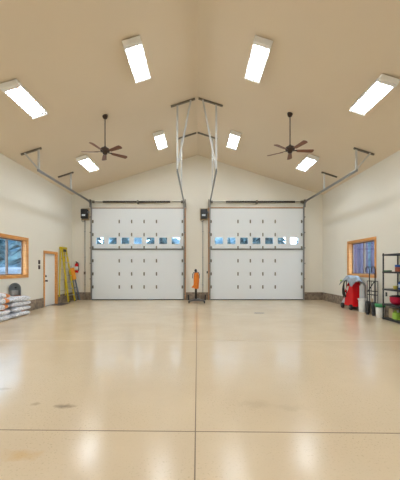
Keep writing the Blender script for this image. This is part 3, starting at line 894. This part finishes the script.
t = thing('hook_stand', 'black metal stand with two hooked poles below the right window', 'stand', (5.72, 9.5, 0))
for k, (x, y) in enumerate(((-.01, .13), (.03, -.11))):
    m = MB()
    pts = [(x, y, .003), (x, y, .6), (x, y, 1.42)] + [(x - .062 + .062 * math.cos(a), y, 1.42 + .13 * math.sin(a)) for a in [PI * i / 12 for i in range(1, 13)]] + [(x - .124, y, 1.36)]
    m.tube(pts, .018, 8); m.build('hooked_pole', M['blackmetal'], t)
for z, w in ((1.07, .02), (.74, .018), (.62, .018)):
    m = MB(); m.bar((-.06, .17, z), (-.0, -.14, z), w, w); m.bar((-.06, .17, z), (.07, .17, z), w, w); m.bar((.07, .17, z), (.1, -.14, z), w, w); m.bar((-.0, -.14, z), (.1, -.14, z), w, w)
    m.build('crossbar', M['blackmetal'], t)
m = MB(); m.bar((-.055, .14, .72), (-.005, -.11, 1.05), .022, .022); m.build('diagonal_brace', M['blackmetal'], t)
for p in ((-.06, .17), (.07, .17), (.1, -.14), (0, -.14)):
    MB().bar((p[0], p[1], .001), (p[0], p[1], 1.07), .016, .016, (0, 1, 0)).build('leg', M['blackmetal'], t)
def boot(label, loc, rz):
    t = thing('boot', label, 'boot', loc, (0, 0, R(rz)))
    m = MB(); m.tube([(0, 0, .41), (0, 0, .3), (0, 0, .15), (0.01, 0, .07), (.08, 0, .05), (.15, 0, .045), (.18, 0, .04)], [.075, .07, .06, .065, .055, .045, .025], 14); m.build('upper', M['rubber'], t)
    m = MB(); m.prism([(-.06, -.04), (.04, -.045), (.16, -.045), (.195, 0), (.16, .045), (.04, .045), (-.06, .04)], 'z', 0.001, .025); m.build('sole', M['blackmetal'], t, bevel=.004)
boot('tall black boot at the foot of the hooked stand, nearer the red washer', (5.55, 9.47, 0), 240)
boot('tall black boot at the foot of the hooked stand, nearer the black shelf', (5.58, 9.19, 0), 240)
t = thing('wooden_stake', 'pale wooden stake standing between the two black boots', 'stake', (5.60, 9.32, 0))
MB().bar((0, 0, 0.001), (.01, 0, .52), .04, .03, (0, 1, 0)).build('shaft', M['tan'], t, bevel=.004)

bucket('bucket', 'white bucket with a green rim beside the black shelf', (5.56, 8.83, 0), .105, .125, .40, M['whiteplast'], M['green'], .085)

# shelving unit
sx0, sx1, sy0, sy1 = 5.42, 5.875, 7.55, 8.50
t = thing('shelf_unit', 'black five-tier shelf unit against the right wall', 'shelf', (5.68, 8.19, 0))
o0 = t.location.copy()
for x in (sx0, sx1 - .03):
    for y in (sy0, sy1 - .03):
        m = MB(); m.box((x - o0.x, y - o0.y, 0), (x + .03 - o0.x, y + .03 - o0.y, 1.93)); m.build('post', M['blackmetal'], t, bevel=.004)
SZ = [.06, .465, .90, 1.395, 1.90]
for z in SZ:
    m = MB(); x0, x1, y0, y1 = sx0 - .004 - o0.x, sx1 + .004 - o0.x, sy0 - .004 - o0.y, sy1 + .004 - o0.y
    m.box((x0, y0, z - .012), (x1, y1, z)); m.box((x0, y0, z - .045), (x0 + .012, y1, z - .012)); m.box((x1 - .012, y0, z - .045), (x1, y1, z - .012))
    m.box((x0 + .012, y0, z - .045), (x1 - .012, y0 + .012, z - .012)); m.box((x0 + .012, y1 - .012, z - .045), (x1 - .012, y1, z - .012))
    m.build('shelf', M['blackmetal'], t)
# things on the shelves
t = thing('flat_case', 'small dark green flat case on the second shelf from the top', 'case', (5.50, 8.385, SZ[3] + .001))
MB().box((-.07, -.08, 0), (.07, .08, .022)).build('base', M['darkgreen'], t, bevel=.005)
MB().box((-.07, -.08, .023), (.07, .08, .038)).build('lid', M['darkgreen'], t, bevel=.005)
t = thing('canister', 'red-brown canister with a blue lid on the second shelf from the top', 'canister', (5.63, 8.13, SZ[3] + .001))
m = MB(); m.lathe([(.075, 0), (.08, .008), (.08, .125), (.076, .13)], n=24); m.build('body', M['brick'], t)
m = MB(); m.lathe([(.083, .131), (.083, .19), (.075, .195)], n=24); m.build('lid', M['navy'], t)
t = thing('bottle', 'blue bottle with a yellow label and dark cap on the middle shelf', 'bottle', (5.64, 8.03, SZ[2] + .001))
m = MB(); m.lathe([(.06, 0), (.068, .01), (.068, .17), (.05, .22), (.02, .25), (.02, .28)], n=20); m.build('body', M['navy'], t)
m = MB(); m.lathe([(.0685, .05), (.070, .05), (.070, .15), (.0685, .15)], n=24); m.build('label_band', M['paper'], t)
m = MB(); m.lathe([(.024, .281), (.024, .33), (.02, .335)], n=14); m.build('cap', M['blackmetal'], t)
t = thing('tub', 'small yellow tub on the middle shelf beside the blue bottle', 'tub', (5.57, 8.17, SZ[2] + .001))
m = MB(); m.lathe([(.045, 0), (.052, .09), (.05, .1)], n=18); m.build('body', M['ylabel'], t)
m = MB(); m.lathe([(.054, .101), (.054, .12), (.04, .124)], n=18); m.build('lid', M['whiteplast'], t)
t = thing('red_pot', 'crimson rounded pot with a dark rim on the fourth shelf down', 'pot', (5.64, 8.20, SZ[1] + .001))
m = MB(); m.lathe([(.08, 0), (.13, .02), (.165, .07), (.178, .13), (.176, .20), (.178, .215)], n=28); m.build('body', M['redpot'], t)
m = MB(); m.lathe([(.18, .216), (.18, .235), (.12, .255), (.03, .265)], n=28); m.build('lid', M['blackmetal'], t)
for s in (1, -1):
    m = MB(); m.tube([(.03 * c, s * (.17 + .05 * math.sin(a)), .19) for a, c in [(PI * i / 8, math.cos(PI * i / 8) * 1.6) for i in range(9)]], .011, 8); m.build('handle', M['blackmetal'], t)
t = thing('cardboard_box', 'tan cardboard box on the bottom shelf of the black shelf unit', 'box', (5.66, 8.34, SZ[0] + .001))
MB().box((-.10, -.09, 0), (.10, .09, .28)).build('carton', M['tan'], t, bevel=.004)
MB().box((-.025, -.091, .2795), (.025, .091, .2825)).build('tape_strip', M['palegrey'], t)
t = thing('jug', 'lime green jug on the bottom shelf of the black shelf unit', 'jug', (5.54, 8.06, SZ[0] + .001))
MB().box((-.08, -.085, 0), (.08, .085, .2)).build('body', M['lime'], t, bevel=.03, seg=3)
m = MB(); m.lathe([(.022, .195), (.022, .23), (.028, .23), (.028, .26), (.01, .262)], (0.03, 0, 0), 14); m.build('cap', M['whiteplast'], t)
m = MB(); m.tube([(-.02, 0, .2), (-.02, 0, .245), (-.06, 0, .245), (-.07, 0, .19)], .012, 8); m.build('handle', M['lime'], t)

# ------------------------------------------------------------------ outside: snow and trees
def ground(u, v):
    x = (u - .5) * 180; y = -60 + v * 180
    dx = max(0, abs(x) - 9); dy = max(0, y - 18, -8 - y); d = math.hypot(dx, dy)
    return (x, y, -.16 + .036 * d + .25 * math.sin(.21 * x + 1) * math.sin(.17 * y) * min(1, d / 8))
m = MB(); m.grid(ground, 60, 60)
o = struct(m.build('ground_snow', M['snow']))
def gz(x, y): return ground(x / 180 + .5, (y + 60) / 180)[2]

def hill(u, v):  # added hill: flanks raised to block sky from floor reflections, notches admit it
    ang = -1.15 + 2.3 * u; r = 68 + 14 * v; tx = math.tan(ang)
    notch = max([0] + [1 - (abs(tx - g) / w) ** 2 for g, w in ((-.340, .014), (-.163, .012), (.318, .034)) if abs(tx - g) < w])
    sm = min(1, max(0, (abs(ang) - .40) / .12)); h = 10.2 + 13.5 * sm * sm * (3 - 2 * sm) - 6.5 * notch + .8 * math.sin(23 * ang) + .5 * math.sin(61 * ang + 1)
    return (r * math.sin(ang), r * math.cos(ang), -1 + (h + 1) * math.sin(v * PI / 2) ** .8 + (.45 * math.sin(170 * ang + 9 * v) * math.sin(31 * v) if v > 0 else 0))
m = MB(); m.grid(hill, 220, 14)
struct(m.build('added_hill', M['hill']))

def conifer(seed, h, fm):
    rnd = random.Random(seed)
    t = thing('conifer_tree', '', 'tree')
    m = MB(); m.cyl((0, 0, -.3), (0, 0, h * .97), .02 * h, .01, 10); m.build('trunk', M['bark'], t)
    m = MB(); nt = 13
    for k in range(nt):
        f = k / nt; z = h * (.13 + .85 * f); r = h * .19 * (1 - f) ** .85 + .12
        n = 22; ph = rnd.uniform(0, 6)
        top = m.b.verts.new((0, 0, z + h * .10))
        ring = []; mid = []
        for i in range(n):
            a = 2 * PI * i / n + ph; q = r * (1.0 if i % 2 else .5) * rnd.uniform(.8, 1.12)
            ring.append(m.b.verts.new((q * math.cos(a), q * math.sin(a), z - (.22 * q if i % 2 else .05 * q) + rnd.uniform(-.05, .05) * r)))
        low = m.b.verts.new((0, 0, z + h * .02))
        for i in range(n):
            m.b.faces.new((top, ring[i], ring[(i + 1) % n])); m.b.faces.new((low, ring[(i + 1) % n], ring[i]))
    m.build('foliage', fm, t)
    return t
protos = [conifer(1, 11, M['fol'][0]), conifer(2, 8.5, M['fol'][1]), conifer(3, 13, M['fol'][0])]
used = [False] * 3
def plant(k, x, y, s, lab, grp):
    t = protos[k] if not used[k] else dup(protos[k])
    used[k] = True
    t.location = (x, y, gz(x, y)); t.rotation_euler = (0, 0, random.uniform(0, 6)); t.scale = (s, s, s)
    t['label'] = lab; t['group'] = grp
rg = random.Random(5)
planted = []
def try_plant(k, x, y, s, lab, grp):
    r = (11, 8.5, 13)[k] * s * .2
    if any(math.hypot(x - px, y - py) < (r + pr) * 1.0 for px, py, pr in planted): return
    planted.append((x, y, r)); plant(k, x, y, s, lab, grp)
LB = 'dark frosted conifer outside beyond the overhead doors'
rg = random.Random(11)
for tall in (True, False):
    for row in range(4):
        for i in range(-6, 7):
            x = (i + .5 * (row % 2)) * 3.3 + rg.uniform(-.3, .3); y = 29 + row * 4.2 + rg.uniform(-.4, .4); tx = x / y
            if abs(tx) > .42 or abs(tx) < .05: continue
            if any(abs(tx - g) < wd for g, wd in ((-.338, .009), (-.163, .012), (.318, .026))): continue
            low = any(abs(tx - g) < wd for g, wd in ((-.318, .04), (-.205, .05), (.075, .045), (.318, .05)))
            if low == tall: continue
            k = rg.choice((0, 1, 2)); h = (.26 * y - 2.4) * rg.uniform(.9, 1.0) if low else rg.uniform(11, 13)
            try_plant(k, x, y, h / (11, 8.5, 13)[k], LB, 'conifers beyond the overhead doors')
rg = random.Random(5)
LB = 'dark frosted conifer in the snow outside the left window'
for row in range(4):
    for i in range(8):
        tx = -.53 - i * .042 - .02 * (row % 2); Y = 25 + 7 * row + rg.uniform(-1, 1)
        k = rg.choice((0, 1, 2))
        try_plant(k, tx * Y, Y, rg.uniform(1.15, 1.6), LB, 'conifers outside the left window')
LB = 'frosted conifer outside the right window behind the bare trunks'
for row in range(3):
    for i in range(7):
        tx = .50 + i * .042 + .02 * (row % 2); Y = 36 + 7 * row + rg.uniform(-1, 1)
        k = rg.choice((0, 1))
        try_plant(k, tx * Y, Y, rg.uniform(1.15, 1.6), LB, 'conifers outside the right window')
pt = None
for i, (tx, Y) in enumerate(((.534, 22.5), (.545, 25.2), (.552, 28.0), (.562, 23.4), (.572, 26.0), (.583, 29.0), (.604, 27), (.524, 27))):
    x, y = tx * Y, Y
    if pt is None:
        pt = thing('bare_tree', 'tall bare violet-grey tree trunk outside the right window', 'tree', group='bare trunks outside the right window')
        m = MB(); m.tube([(0, 0, -.3), (.03, .02, 2), (-.02, .04, 5), (.05, 0, 9)], [.17, .15, .12, .05], 10); m.build('trunk', M['barkpale'], pt)
        for q in range(7):
            a = q * 2.4; z = 2.6 + q * .75
            m = MB(); m.tube([(0, 0, z), (.3 * math.cos(a), .3 * math.sin(a), z + .25), (.55 * math.cos(a), .55 * math.sin(a), z + .6)], [.035, .025, .008], 6); m.build('branch', M['barkpale'], pt)
        o = pt
    else: o = dup(pt)
    o.location = (x, y, gz(x, y)); o.rotation_euler = (0, 0, i * 1.3)

# ------------------------------------------------------------------ sky, camera, view
w = bpy.data.worlds.new('World'); S.world = w; w.use_nodes = True
bg = w.node_tree.nodes['Background']
bg.inputs['Color'].default_value = (0.62, 0.79, 1.0, 1); bg.inputs['Strength'].default_value = 8.0

cam = bpy.data.cameras.new('Camera'); co = bpy.data.objects.new('Camera', cam); COL.objects.link(co)
co.location = (0, 0, 1.5); co.rotation_euler = (R(90), 0, 0)
cam.sensor_width = 36; cam.sensor_fit = 'AUTO'; cam.lens = 290 / 480 * 36
cam.shift_x = 2.5 / 480; cam.shift_y = 28 / 480; cam.clip_end = 400
S.camera = co
S.view_settings.view_transform = 'Standard'; S.view_settings.look = 'None'
S.view_settings.gamma = 1.0; S.view_settings.use_curve_mapping = False
S.view_settings.exposure = 0.0
S.cycles.use_denoising = True
S.cycles.max_bounces = 12; S.cycles.diffuse_bounces = 8
